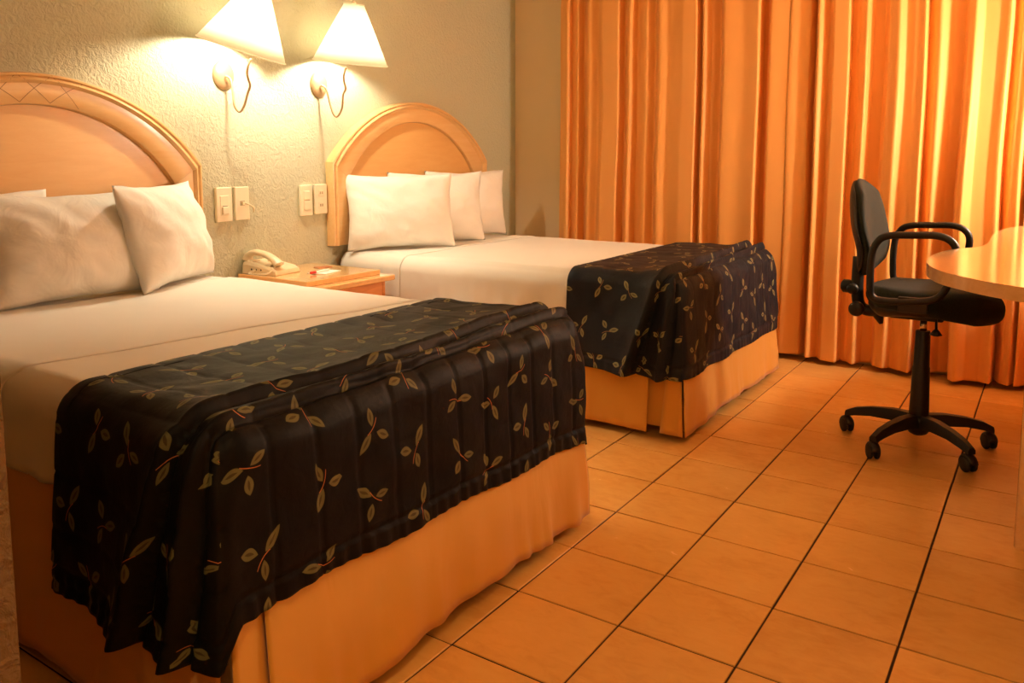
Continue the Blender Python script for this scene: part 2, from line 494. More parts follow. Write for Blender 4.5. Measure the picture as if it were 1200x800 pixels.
tag(build('curtain_track', bm, M['plate']), 'pale curtain track under the ceiling above the orange curtains', 'curtain track')

# ------------------------------------------------------------------ headboards
def make_headboard(yc, label, inlay):
    root = empty('headboard', (XW, yc, .705)); Z0 = .705
    tag(root, label, 'headboard', 'arched headboards on the stucco wall')
    wo, zs_o, za_o = .71, 1.15, 1.496
    wi, zs_i, za_i = .573, 1.062, 1.377
    def arc(w_, zs, za, t):           # t -1..1
        h = za - zs; R = (w_ * w_ + h * h) / (2 * h); A = math.asin(w_ / R)
        return (R * sin(A * t), za - R + R * cos(A * t))
    # arch frame: swept moulded profile (across, height)
    prof = [(0, 0), (0, .040), (.03, .052), (.09, .054), (.14, .046), (.17, .052), (.24, .058), (.30, .050), (.33, .044), (.40, .044), (.93, .044), (.97, .041), (1.0, .030), (1.0, 0)]
    bm = bmesh.new(); N = 72; rings = []
    for k in range(N + 1):
        t = -1 + 2 * k / N
        o_, i_ = arc(wo, zs_o, za_o, t), arc(wi, zs_i, za_i, t)
        rings.append([bm.verts.new((hh, o_[0] + (i_[0] - o_[0]) * u, o_[1] + (i_[1] - o_[1]) * u - Z0)) for u, hh in prof])
    for a, b in zip(rings, rings[1:]):
        for k in range(len(prof) - 1): bm.faces.new((a[k], b[k], b[k + 1], a[k + 1]))
    bm.faces.new(rings[0]); bm.faces.new(rings[-1][::-1])
    fr = build('arch_frame', bm, M['wood'], root); autosmooth(fr)
    for s in (-1, 1):
        bm = bmesh.new(); rs = []
        for (z_o, z_i) in ((Z0, Z0), (zs_o - .001, zs_i - .001)):
            rs.append([bm.verts.new((hh, s * (wo + (wi - wo) * u), z_o + (z_i - z_o) * u - Z0)) for u, hh in prof])
        for k in range(len(prof) - 1): bm.faces.new((rs[0][k], rs[1][k], rs[1][k + 1], rs[0][k + 1]))
        bm.faces.new(rs[0]); bm.faces.new(rs[1][::-1])
        autosmooth(build('post', bm, M['wood'], root))
    # recessed panel
    pts = [(-wi - .01, Z0 + .02)] + [(arc(wi + .01, zs_i, za_i + .01, -1 + 2 * k / 40)) for k in range(41)] + [(wi + .01, Z0 + .02)]
    bm = bmesh.new()
    f0 = [bm.verts.new((.001, y, z - Z0)) for y, z in pts]; f1 = [bm.verts.new((.020, y, z - Z0)) for y, z in pts]
    bm.faces.new(f0); bm.faces.new(f1)
    for k in range(len(pts)): bm.faces.new((f0[k], f0[(k + 1) % len(pts)], f1[(k + 1) % len(pts)], f1[k]))
    build('panel', bm, M['wood_panel'], root)
    if inlay:
        bm = bmesh.new()
        for a, b in ((-.08, .08), (.08, -.08), (-.24, -.08), (-.08, -.24), (.24, .08), (.08, .24)):
            for q in range(10):
                seg = []
                for e in (q / 10, (q + 1) / 10):
                    t = a + (b - a) * e; u = .06 + .86 * e
                    o_, i_ = arc(wo, zs_o, za_o, t), arc(wi, zs_i, za_i, t)
                    k = 0
                    while k < len(prof) - 2 and prof[k + 1][0] < u: k += 1
                    hh = prof[k][1] + (prof[k + 1][1] - prof[k][1]) * (u - prof[k][0]) / max(1e-6, prof[k + 1][0] - prof[k][0])
                    seg.append(Vector((hh + .0006, o_[0] + (i_[0] - o_[0]) * u, o_[1] + (i_[1] - o_[1]) * u - Z0)))
                d = (seg[1] - seg[0]).normalized(); p = Vector((1, 0, 0)).cross(d) * .0011
                bm.faces.new([bm.verts.new(v) for v in (seg[0] - p, seg[1] - p, seg[1] + p, seg[0] + p)])
        build('inlay_line', bm, M['wood_inlay'], root)
    return root

def autosmooth(o, ang=35):
    me = o.data
    me.polygons.foreach_set('use_smooth', [True] * len(me.polygons))
    try:
        me.set_sharp_from_angle(angle=math.radians(ang))
    except Exception:
        pass

make_headboard(.09, 'arched orange wood headboard with diamond inlay lines, behind the near bed', True)
make_headboard(2.307, 'arched orange wood headboard behind the far bed beside the wall corner', False)

# ------------------------------------------------------------------ beds
def rbox_shape(p, lim, r):
    x, y, z = p; x1, y0, y1, zt = lim
    t_ = min(1, max(0, (z - (zt - .17)) / .12)); r = .026 + (r - .026) * t_ * t_ * (3 - 2 * t_)
    cx = min(x, x1 - r); cy = min(max(y, y0 + r), y1 - r); cz = min(z, zt - r)
    d = Vector((x - cx, y - cy, z - cz)); L = d.length
    if L < 1e-7: return Vector(p), Vector((0, 0, 1))
    n = d / L
    return Vector((cx, cy, cz)) + n * r, n

def cloth_box(x0, x1, y0, y1, zb, zt, nx, ny, nz, shape):
    """open-bottomed cover: top, foot face and both sides; shape(face, x, y, z) -> point, uv arc coordinates kept."""
    bm = bmesh.new(); vd = {}; uvl = bm.loops.layers.uv.new('UVMap')
    def V(x, y, z):
        k = (round(x, 5), round(y, 5), round(z, 5))
        if k not in vd: vd[k] = bm.verts.new(shape(x, y, z))
        return vd[k]
    def grid(fn_, nu, nv, uvf):
        for i in range(nu):
            for j in range(nv):
                c = [(i, j), (i + 1, j), (i + 1, j + 1), (i, j + 1)]
                vs = [V(*fn_(a / nu, b / nv)) for a, b in c]
                if len(set(vs)) < 4: continue
                try: f = bm.faces.new(vs)
                except ValueError: continue
                for l, (a, b) in zip(f.loops, c): l[uvl].uv = uvf(a / nu, b / nv)
    L = x1 - x0; W = y1 - y0; H = zt - zb
    def cum(f, n, start=0.0):      # running length along a shaped line, so the print is not stretched
        out = [start]; p = None
        for i in range(n + 1):
            q = V(*f(i / n)).co
            if p is not None: out.append(out[-1] + (q - p).length)
            p = q
        return out
    top = lambda a, b: (x0 + L * a, y0 + W * b, zt)
    foot = lambda a, b: (x1, y0 + W * b, zt - H * a)
    sideA = lambda a, b: (x0 + L * a, y0, zt - H * b)
    sideB = lambda a, b: (x0 + L * a, y1, zt - H * b)
    cT = [cum(lambda a: top(a, j / ny), nx) for j in range(ny + 1)]
    cF = [cum(lambda a: foot(a, j / ny), nz, cT[j][-1]) for j in range(ny + 1)]
    cA = [cum(lambda a: sideA(a, j / nz), nx) for j in range(nz + 1)]
    cB = [cum(lambda a: sideB(a, j / nz), nx) for j in range(nz + 1)]
    ix = lambda t, n: int(round(t * n))
    grid(top, nx, ny, lambda a, b: (cT[ix(b, ny)][ix(a, nx)], W * b))
    grid(foot, nz, ny, lambda a, b: (cF[ix(b, ny)][ix(a, nz)], W * b))
    grid(sideA, nx, nz, lambda a, b: (cA[ix(b, nz)][ix(a, nx)], -H * b))
    grid(sideB, nx, nz, lambda a, b: (cB[ix(b, nz)][ix(a, nx)], W + H * b))
    return bm

def make_bed(y0, y1, xf, seed, label, slabel, qlabel, qmat, hem):
    yc = (y0 + y1) / 2
    bed = empty('bed', (-1.05, yc, 0)); tag(bed, label, 'bed', 'double beds with orange skirts')
    def part(name, bm, mat, smooth=False):
        o = build(name, bm, mat, bed, smooth)
        o.matrix_parent_inverse = Matrix.Translation((1.05, -yc, 0))
        return o
    bm = bmesh.new(); box(bm, -2.00, xf - .02, y0 + .012, y1 - .012, .42, .655, .05, 4); part('mattress', bm, M['foam'], True)
    bm = bmesh.new(); box(bm, -2.00, xf - .03, y0 + .03, y1 - .03, .14, .418, .015, 2); part('box_spring', bm, M['foam'])
    for lx in (-1.9, xf - .12):
        for ly in (y0 + .12, y1 - .14):
            bm = bmesh.new(); lathe(bm, [(.018, 0), (.024, .02), (.026, .139)], 16, Matrix.Translation((lx, ly, .0)))
            part('leg', bm, M['dark_wood'], True)
    # skirt panels ------------------------------------------------
    ztop, zbot = .455, .028
    def panel(pts, nrm_out, name='skirt_panel', flare=.04, amp=.008, taper=0.0, zb=zbot, lift=None, freq=11, set_in=0.0):
        (xa, ya), (xb, yb) = pts
        Ln = math.hypot(xb - xa, yb - ya); nu = max(4, int(Ln / .012)); nv = 16
        b = bmesh.new(); g = []
        for i in range(nu + 1):
            u = i / nu; s = Ln * u; col = []
            for j in range(nv + 1):
                v = j / nv
                wob = amp * v * v * (fn(s * freq, v * 1.2, seed, 2) * 1.6 + .35 * sin(s * 75 + 9 * fn(s * 3, 0, 0, seed)) * v ** 4 * (.5 + fn(s * 5, 7, 0, seed)))
                out = flare * v + wob - set_in + (.006 * v * fn(s * 8, v * 4, seed, 6) if Ln > .3 else 0)
                sh = taper * v * (1 - 2 * u)
                lf = lift(u) if lift else 0
                z = ztop + (zb + lf + .004 * fn(s * 8, 3, seed) - ztop) * v
                col.append(b.verts.new((xa + (xb - xa) * u + nrm_out[0] * out - (xb - xa) / Ln * sh, ya + (yb - ya) * u + nrm_out[1] * out - (yb - ya) / Ln * sh, z)))
            g.append(col)
        for i in range(nu):
            for j in range(nv): b.faces.new((g[i][j], g[i + 1][j], g[i + 1][j + 1], g[i][j + 1]))
        o = part(name, b, M['skirt'], True)
        md = o.modifiers.new('solid', 'SOLIDIFY'); md.thickness = .003
        return o
    lf = lambda u: .018 * sin(pi * u) ** 2
    if seed == 1:
        panel([(-1.98, y0), (xf - .006, y0)], (0, -1), lift=lf, amp=.007)
        panel([(xf, y0 + .0), (xf, y0 + .062)], (1, 0), flare=.034, amp=.003, taper=.018, set_in=.004)
        panel([(xf - .012, y0 + .02), (xf - .012, y0 + .14)], (1, 0), 'pleat', flare=.02, amp=.002)
        panel([(xf, y0 + .074), (xf, y1 - .004)], (1, 0), lift=lf, amp=.014, taper=.016)
    else:
        panel([(-1.98, y0), (-.222, y0)], (0, -1), lift=lf, amp=.007, taper=.01)
        panel([(-.25, y0 + .02), (xf - .02, y0 + .02)], (0, -1), 'pleat', flare=.03, amp=.004, zb=.05)
        panel([(xf - .045, y0), (xf - .004, y0)], (0, -1), flare=.035, amp=.003, taper=.030, set_in=.004)
        panel([(xf, y0 + .004), (xf, y1 - .004)], (1, 0), lift=lf, amp=.008, taper=.034)
    panel([(xf, y1), (-1.98, y1)], (0, 1), lift=lf)
    # sheet ---------------------------------------------------------
    def sheet_shape(grow, sd, zlo):
        lim = (xf, y0 - .004 - grow, y1 + .004 + grow, .668 + grow)
        def f(x, y, z):
            p, n = rbox_shape((x, y, z), lim, .075)
            side = max(0, (.64 - z) / .2)
            if n.z > .95:
                d = .006 * fn(x * 3, y * 3, 1, sd) + .0018 * fn(x * 16 + y * 6, y * 5, 2, sd) + .006 * sin(pi * (x + 2) / 2.0)
            else:
                d = .008 * side * fn(x * 7 + y * 7, z * 5, 1, sd) + .010 * side * fn(x * 20, z * 12 + x * 9, 1, sd + 1)
            q = p + n * (d + grow * .2)
            if z < zlo + 1e-4: q.z += .006 * fn(x * 5, y * 5, 0, sd)
            return q
        return f
    bm = cloth_box(-2.02, xf, y0 - .004, y1 + .004, .445, .668, 110, 70, 12, sheet_shape(0, seed, .445))
    sh = build('bed_sheet', bm, M['sheet'], None, True); tag(sh, slabel, 'sheet', 'white sheets on the beds')
    md = sh.modifiers.new('solid', 'SOLIDIFY'); md.thickness = .003; md.offset = -1
    # turned-back upper layer of the sheet, ending in a slanting hem
    g = .0025
    bm = bmesh.new(); rows = []
    shp = sheet_shape(g, seed, .43); xs0, xs1 = -1.72, (-.91 if seed == 1 else -1.60)
    path = [(y0 - .004 - g, .450 + k * (.668 + g - .450) / 10) for k in range(10)] + [(y0 - .004 - g + k * (y1 - y0 + .008 + 2 * g) / 60, .668 + g) for k in range(61)] + [(y1 + .004 + g, .668 + g - k * .19 / 10) for k in range(1, 11)]
    nx = 50
    for i in range(nx + 1):
        row = []
        for k, (yy, zz) in enumerate(path):
            t = (yy - y0) / (y1 - y0)
            end = xs1 + (.24 * t if seed == 1 else .05 * t) + .012 * fn(yy * 4, 0, 0, seed)
            row.append(bm.verts.new(shp(xs0 + (end - xs0) * i / nx, yy, zz) + Vector((0, 0, 0))))
        rows.append(row)
    for a, b in zip(rows, rows[1:]):
        for k in range(len(path) - 1): bm.faces.new((a[k], a[k + 1], b[k + 1], b[k]))
    fo = build('turned_hem', bm, M['sheet'], sh, True); md = fo.modifiers.new('solid', 'SOLIDIFY'); md.thickness = .002
    # quilted bedspread across the foot --------------------------------
    X0 = -.615; X1 = xf + .012; Y0 = y0 - .022; Y1 = y1 + .018; ZT = .690; ZB = .25
    rolls = [(X1 - .118, .024, .055), (X1 - .050, .019, .026)]
    lim = (X1, Y0, Y1, ZT); QR = .075
    def q_shape(x, y, z):
        # irregular hem
        tz = (ZT - z) / (ZT - ZB)
        on_foot = x > X1 - 1e-4 and z < ZT - 1e-4
        if tz > 0:
            hm = hem(x, y, on_foot)
            z = ZT - tz * (ZT - hm)
        xs = x + (.035 * fn(y * 2, z * 2, 0, seed + 4) if not on_foot and x > X0 + .05 else 0) * min(1, (X1 - x) / .1)
        p, n = rbox_shape((xs, y, z), lim, QR)
        drop = max(0.0, (ZT - z))
        d = 0.0
        # channels stitched along the bed's length
        if abs(y - Y0) < 1e-4 or abs(y - Y1) < 1e-4: c = drop + .05
        else: c = y - Y0
        s = .118
        ph = (c / s) % 1.0; e = min(ph, 1 - ph) * s
        d += (-.0048 * exp(-(e / .0048) ** 2) + .0012 * sin(pi * ph)) * (1 if on_foot else .6) * (1 if seed == 1 else .35)
        # cross stitching on top
        # rolls of folded cloth near the foot edge
        if not on_foot:
            for k, (xr, am, wd) in enumerate(rolls):
                xc = xr - drop * (.27, .10)[k] - .010 * sin(y * 2.6 + k) + .006 * fn(drop * 6, k, seed)
                a = am * (1.45 if seed == 2 else 1.1) * (1 + 1.2 * min(1, drop / .25)) * (.6 if y > Y1 - 1e-3 else 1)
                u = x - xc; wf = .013 + .012 * min(1, drop / .3)
                if u < 0: d += a * exp(u / (wd * (1 + 1.0 * min(1, drop / .3))))
                elif u < wf: d += a * sqrt(1 - (u / wf) ** 2)
                d -= .012 * exp(-((u - wf) / .009) ** 2)
        fade = min(1, max(0, (x - X0) / .03))
        d += (.007 * fn(x * 6, y * 6, z * 6, seed) + .004 * fn(x * 15, y * 13, z * 13, seed + 2)) * fade
        d += .030 * (drop / .45) * (1 if not on_foot else .75)
        d += (.0022 if on_foot else .008) * (drop / .45) * sin((x + y) * 15 + seed + 2 * fn(x * 3, y * 3, 0, seed))
        # hem band and ruffle
        if tz > .90: d += (.0022 if seed == 1 else .0008) * sin((x + y) * 130 + 3 * fn(x * 9, y * 9, 0))
        if .87 < tz < .90: d -= .004
        nn = n.copy()
        if n.z > .2 and n.z < .98 and not on_foot and x > X1 - .08: nn = (n + Vector((0, 0, .5))).normalized()
        q = p + nn * d
        if x < X0 + 1e-4: q -= n * .012
        return q
    bm = cloth_box(X0, X1, Y0, Y1, ZB, ZT, 96, 190, 62, q_shape)
    qo = build('bedspread', bm, qmat, None, True)
    md = qo.modifiers.new('solid', 'SOLIDIFY'); md.thickness = .009; md.offset = -1
    tag(qo, qlabel, 'bedspread', 'leaf print bedspreads across the bed feet')
    return bed

def hem1(x, y, foot):
    if foot:
        t = (y + .6) / 1.38
        base = .325 - .05 * max(0, t) ** 1.5
        k = max(0, 1 - (y + .607) / .03)
        return base + (.235 - base) * min(1, k) + .006 * sin(y * 14)
    if y > .5: return .25
    return .246 - .012 * (x + .6)
def hem2(x, y, foot):
    if foot:
        return .268 - .012 * (y - 1.6) / 1.3 + .004 * sin(y * 17)
    return .268 + .004 * sin(x * 12)

make_bed(-.580, .770, -.075, 1,
         'near double bed with orange skirt, in the left foreground',
         'white sheet on the near bed with a dark hem line across it',
         'black leaf print bedspread across the near bed, hanging low at its front corner', M['quilt'], hem1)
make_bed(1.665, 2.955, -.085, 2,
         'far double bed with orange skirt in front of the curtains',
         'white sheet on the far bed beside the nightstand',
         'dark leaf print bedspread, bluer light in its colours, across the far bed near the curtains', M['quilt_bluer_lit'], hem2)

# ------------------------------------------------------------------ pillows
def pillow(bl, ang, wd, ht, th, lean, seed, label, roll=0.0):
    """bl: bottom-left corner on the mattress, ang: direction of the bottom edge in plan"""
    d = Vector((cos(ang), sin(ang), 0)); back = Vector((-sin(ang), cos(ang), 0)); 
    if back.x > 0: back = -back
    up = (Vector((0, 0, 1)) * cos(lean) + back * sin(lean)).normalized()
    nrm = up.cross(d).normalized()
    if nrm.dot(back) > 0: nrm = -nrm      # faces the room
    if roll:
        R = Matrix.Rotation(roll, 3, nrm); d2 = R @ d; up = R @ up
    else: d2 = d
    bm = bmesh.new(); nu, nv = 44, 32; G = {}
    for s in (1, -1):
        for i in range(nu + 1):
            for j in range(nv + 1):
                u = -1 + 2 * i / nu; v = -1 + 2 * j / nv
                edge = i in (0, nu) or j in (0, nv)
                if edge and s == -1: G[(s, i, j)] = G[(1, i, j)]; continue
                x = u * wd / 2 * (1 - .075 * (1 - v * v) ) ; z = v * ht / 2 * (1 - .085 * (1 - u * u))
                prof = (max(0, 1 - abs(u) ** 2.4) ** .62) * (max(0, 1 - abs(v) ** 2.4) ** .62)
                y = s * th / 2 * prof * (1.12 - .18 * v)
                if not edge:
                    cr = max(abs(u), abs(v))
                    y += s * (.013 * fn(u * 1.6, v * 1.6, s, seed) + .011 * fn(u * 4 + v * 2, v * 3, s, seed + 3) * (1 - prof * .5) + .004 * fn(math.atan2(v, u) * 5, cr * 2, 0, seed) * cr)
                x += .004 * fn(v * 3, u, 0, seed); z += .005 * fn(u * 3, v, 1, seed)
                z -= .012 * (1 - v) * 0
                G[(s, i, j)] = bm.verts.new(d2 * x + up * z + nrm * y)
    for s in (1, -1):
        for i in range(nu):
            for j in range(nv):
                vs = [G[(s, i, j)], G[(s, i + 1, j)], G[(s, i + 1, j + 1)], G[(s, i, j + 1)]]
                if len(set(vs)) >= 3:
                    try: bm.faces.new(vs)
                    except ValueError: pass
    # flatten bottom against the mattress
    base = Vector(bl) + d * wd / 2 + up * (ht / 2 * .985)
    zmin = .672
    for v in bm.verts:
        p = base + v.co
        if p.z < zmin: p.z = zmin + (p.z - zmin) * .15
        v.co = p - base
    o = build('pillow', bm, M['pillow'], None, True)
    o.location = base
    tag(o, label, 'pillow', 'white pillows on the beds')
    return o
R_ = math.radians
pillow((-1.86, -.50, .675), R_(88), .58, .41, .15, R_(16), 1, 'leftmost pillow on the near bed, mostly hidden and cut by the photo edge')
pillow((-1.72, -.235, .675), R_(86), .60, .41, .17, R_(20), 2, 'wide white pillow in front on the near bed, left of the puffy one')
pillow((-1.60, .235, .675), R_(119), .60, .42, .19, R_(14), 3, 'puffy white pillow at the right end of the near headboard')
pillow((-1.965, 1.655, .675), R_(56), .62, .42, .16, R_(10), 4, 'front pillow on the far bed, nearest the nightstand')
pillow((-1.975, 2.02, .675), R_(61), .60, .42, .15, R_(7), 5, 'middle pillow of the three on the far bed')
pillow((-1.985, 2.37, .675), R_(71), .60, .42, .14, R_(5), 6, 'rearmost pillow on the far bed, closest to the curtains')

# ------------------------------------------------------------------ nightstand and what stands on it
ns = empty('nightstand', (-1.78, 1.235, 0)); tag(ns, 'low orange wood nightstand between the two beds', 'nightstand')
def nsp(name, x0, x1, y0, y1, z0, z1, mat, bev=.002):
    bm = bmesh.new(); box(bm, x0, x1, y0, y1, z0, z1, bev, 2)
    o = build(name, bm, mat, ns); o.matrix_parent_inverse = Matrix.Translation((1.78, -1.235, 0)); return o
nsp('top_slab', -2.045, -1.50, .955, 1.515, .578, .604, M['wood_desk'], .006)
nsp('top_panel', -2.040, -1.565, 1.0, 1.478, .604, .628, M['wood_desk'], .003)
nsp('side_panel', -2.040, -1.55, .975, .995, .0, .578, M['wood_front'])
nsp('side_panel', -2.040, -1.55, 1.475, 1.495, .0, .578, M['wood_front'])
nsp('back_panel', -2.045, -2.040, .975, 1.495, .0, .578, M['wood_front'], 0)
nsp('bottom_panel', -2.040, -1.56, .995, 1.475, .06, .08, M['wood_front'])
for k, (a, b) in enumerate(((.085, .325), (.33, .572))):
    dr = nsp('drawer', -1.575, -1.548, .998, 1.472, a, b, M['wood_front'], .003)
    bm = bmesh.new(); lathe(bm, [(.006, 0), (.006, .012), (.014, .016), (.015, .022), (.008, .026)], 16, Matrix.Translation((-1.548, 1.235, (a + b) / 2)) @ Matrix.Rotation(pi / 2, 4, 'Y'))
    kn = build('knob', bm, M['brass'], dr, True)

def make_phone(loc, rz):
    ph = empty('telephone', loc, rz); tag(ph, 'cream desk telephone with coiled cord on the nightstand', 'telephone')
    # base body: wedge, high at the back
    bm = bmesh.new()
    L, W = .215, .165
    sec = [(-L / 2, .004), (-L / 2 + .004, .052), (-L / 2 + .03, .060), (.0, .046), (L / 2 - .03, .034), (L / 2 - .004, .022), (L / 2, .006)]
    rows = []
    for s, k in ((-1, .86), (-1, 1), (1, 1), (1, .86)):
        rows.append([bm.verts.new((x, s * W / 2 * (1 if k == 1 else .93), (z if k != 1 else z * .72))) for x, z in sec])
    b = bm; n = len(sec)
    order = [rows[1], rows[0], rows[3], rows[2]]
    for a, c in zip(order, order[1:]):
        for i in range(n - 1): b.faces.new((a[i], a[i + 1], c[i + 1], c[i]))
    lo0 = [b.verts.new((x, -W / 2, .0)) for x, z in (sec[0], sec[-1])]; lo1 = [b.verts.new((x, W / 2, .0)) for x, z in (sec[0], sec[-1])]
    b.faces.new([lo0[0], lo0[1]] + rows[1][::-1]); b.faces.new([lo1[0], lo1[1]] + rows[2][::-1])
    b.faces.new((lo0[0], lo0[1], lo1[1], lo1[0]))
    b.faces.new([lo0[0], rows[1][0], rows[0][0], rows[3][0], rows[2][0], lo1[0]])
    b.faces.new([lo0[1], rows[1][-1], rows[0][-1], rows[3][-1], rows[2][-1], lo1[1]])
    body = build('body', bm, M['phone'], ph)
    md = body.modifiers.new('bev', 'BEVEL'); md.width = .005; md.segments = 3
    for sx in (-1, 1):
        bm = bmesh.new(); box(bm, -.088 if sx < 0 else .028, -.048 if sx < 0 else .06, -.068, -.020, .036, .062 if sx < 0 else .050, .004); build('cradle', bm, M['phone'], ph)
    # handset, arched along x on the near side
    pts = smooth_path([(-.108, -.044, .062), (-.095, -.044, .084), (-.050, -.044, .098), (.02, -.044, .088), (.072, -.044, .064), (.092, -.044, .046)], 5)
    rr = [.015 + .006 * abs(2 * k / (len(pts) - 1) - 1) ** 2.2 for k in range(len(pts))]
    bm = bmesh.new(); tube(bm, pts, rr, 14, flat=1.45); hs = build('handset', bm, M['phone'], ph, True)
    # keypad on the far side, numbered keys left blank discs
    bm = bmesh.new()
    for r in range(4):
        for c in range(3):
            x = -.03 + r * .022; box(bm, x, x + .014, .006 + c * .022, .020 + c * .022, .05 - (x + .03) * .24, .056 - (x + .03) * .24, .002)
    build('keypad', bm, M['plate'], ph)
    for k in range(3):
        bm = bmesh.new(); lathe(bm, [(.0045, 0), (.0045, .002)], 10, Matrix.Translation((-.045 + k * .030, -.0815, .022)) @ Matrix.Rotation(pi / 2, 4, 'X'))
        build('side_jack', bm, M['slot'], ph)
    # coiled cord lying in front
    path = smooth_path([(-.02, -.085, .016), (-.03, -.115, .007), (.02, -.128, .007), (.06, -.118, .007), (.075, -.098, .010), (.082, -.07, .030), (.078, -.05, .046)], 26)
    pts = []
    for i, p in enumerate(path):
        a = i * 1.15; pts.append(p + Vector((cos(a) * .004, sin(a) * .003, .004 * sin(a) + .003)))
    bm = bmesh.new(); tube(bm, pts, .0016, 6); build('cord', bm, M['phone'], ph, True)
    return ph
make_phone((-1.935, 1.115, .6285), R_(6))
bm = bmesh.new(); box(bm, -.05, .05, -.07, .07, 0, .004, .001)
o = build('notepad', bm, M['paper'], None); o.location = (-1.72, 1.255, .6285); o.rotation_euler = (0, 0, R_(14)); tag(o, 'white paper notepad lying on the nightstand beside the telephone', 'notepad')
pen = empty('pen', (-1.715, 1.22, .6385), R_(95)); tag(pen, 'white pen with a red cap lying on the notepad', 'pen')
bm = bmesh.new(); lathe(bm, [(.004, -.03), (.0048, -.028), (.0048, .062), (.0015, .072)], 12, Matrix.Rotation(pi / 2, 4, 'Y')); build('barrel', bm, M['paper'], pen, True)
bm = bmesh.new(); lathe(bm, [(.0045, -.065), (.0062, -.062), (.0062, -.029), (.005, -.028)], 12, Matrix.Rotation(pi / 2, 4, 'Y')); o = build('cap', bm, M['red'], pen, True); o['label'] = 'red cap'
bm = bmesh.new(); box(bm, -.025, .025, -.04, .04, 0, .002)
o = build('card', bm, M['card'], None); o.location = (-1.86, 1.38, .6285); o.rotation_euler = (0, 0, R_(-12)); tag(o, 'small brown card flat on the nightstand near the far bed', 'card')

# ------------------------------------------------------------------ wall plates
def wall_plate(y0, y1, z0, z1, kind, label):
    yc, zc = (y0 + y1) / 2, (z0 + z1) / 2; h, wd = z1 - z0, y1 - y0
    r = empty('wall_plate', (XW, yc, zc)); tag(r, label, 'switch plate' if kind != 'jack' else 'wall socket', 'ivory plates on the stucco wall')
    bm = bmesh.new(); box(bm, .0, .018, -wd / 2, wd / 2, -h / 2, h / 2, .004, 3); build('cover', bm, M['plate'], r)
    if kind == 'rocker':
        bm = bmesh.new(); box(bm, .016, .020, -.024, .024, -.05, .042, .002); build('switch_frame', bm, M['plate'], r)
        bm = bmesh.new(); box(bm, .018, .030, -.018, .018, -.044, -.010, .003); build('rocker', bm, M['plate'], r)
        bm = bmesh.new(); box(bm, .0195, .0205, -.014, .014, -.008, -.005); build('slot', bm, M['slot'], r)
    elif kind == 'jack':
        bm = bmesh.new(); box(bm, .016, .0195, -.013, .013, -.010, .013, .001); build('socket', bm, M['slot_pale'], r)
        bm = bmesh.new(); pts = smooth_path([(.022, .004, .0), (.038, .018, -.004), (.040, .045, -.020), (.026, .058, -.044)], 6)
        tube(bm, pts, .0035, 8); build('cord', bm, M['phone'], r, True)
        bm = bmesh.new(); box(bm, .018, .030, -.007, .009, -.008, .008, .002); build('plug', bm, M['phone'], r)
    elif kind == 'double':
        for s in (-1, 1):
            bm = bmesh.new(); box(bm, .016, .022, -.022, .022, s * .026 - .022, s * .026 + .022, .003); build('rocker', bm, M['plate'], r)
        bm = bmesh.new(); box(bm, .0175, .0188, -.02, .02, -.0025, .0015); build('slot', bm, M['slot_pale'], r)
    else:
        for s in (-1, 1):
            bm = bmesh.new(); box(bm, .016, .0195, -.02, .02, s * .032 - .018, s * .032 + .018, .003); build('socket', bm, M['plate'], r)
            bm = bmesh.new()
            for q in (-.007, .007): box(bm, .0192, .0202, q - .0015 - .004, q + .0015 + .002, s * .032 - .006, s * .032 + .008)
            build('slot', bm, M['slot_pale'], r)
wall_plate(.893, .980, .879, 1.039, 'rocker', 'ivory rocker switch plate just right of the near headboard')
wall_plate(.997, 1.079, .881, 1.039, 'jack', 'ivory socket plate with a cord plugged in, above the telephone')
wall_plate(1.403, 1.484, .876, 1.035, 'double', 'ivory double switch plate, left one of the pair beside the far headboard')
wall_plate(1.502, 1.587, .880, 1.035, 'outlet', 'ivory outlet plate right beside the far headboard')

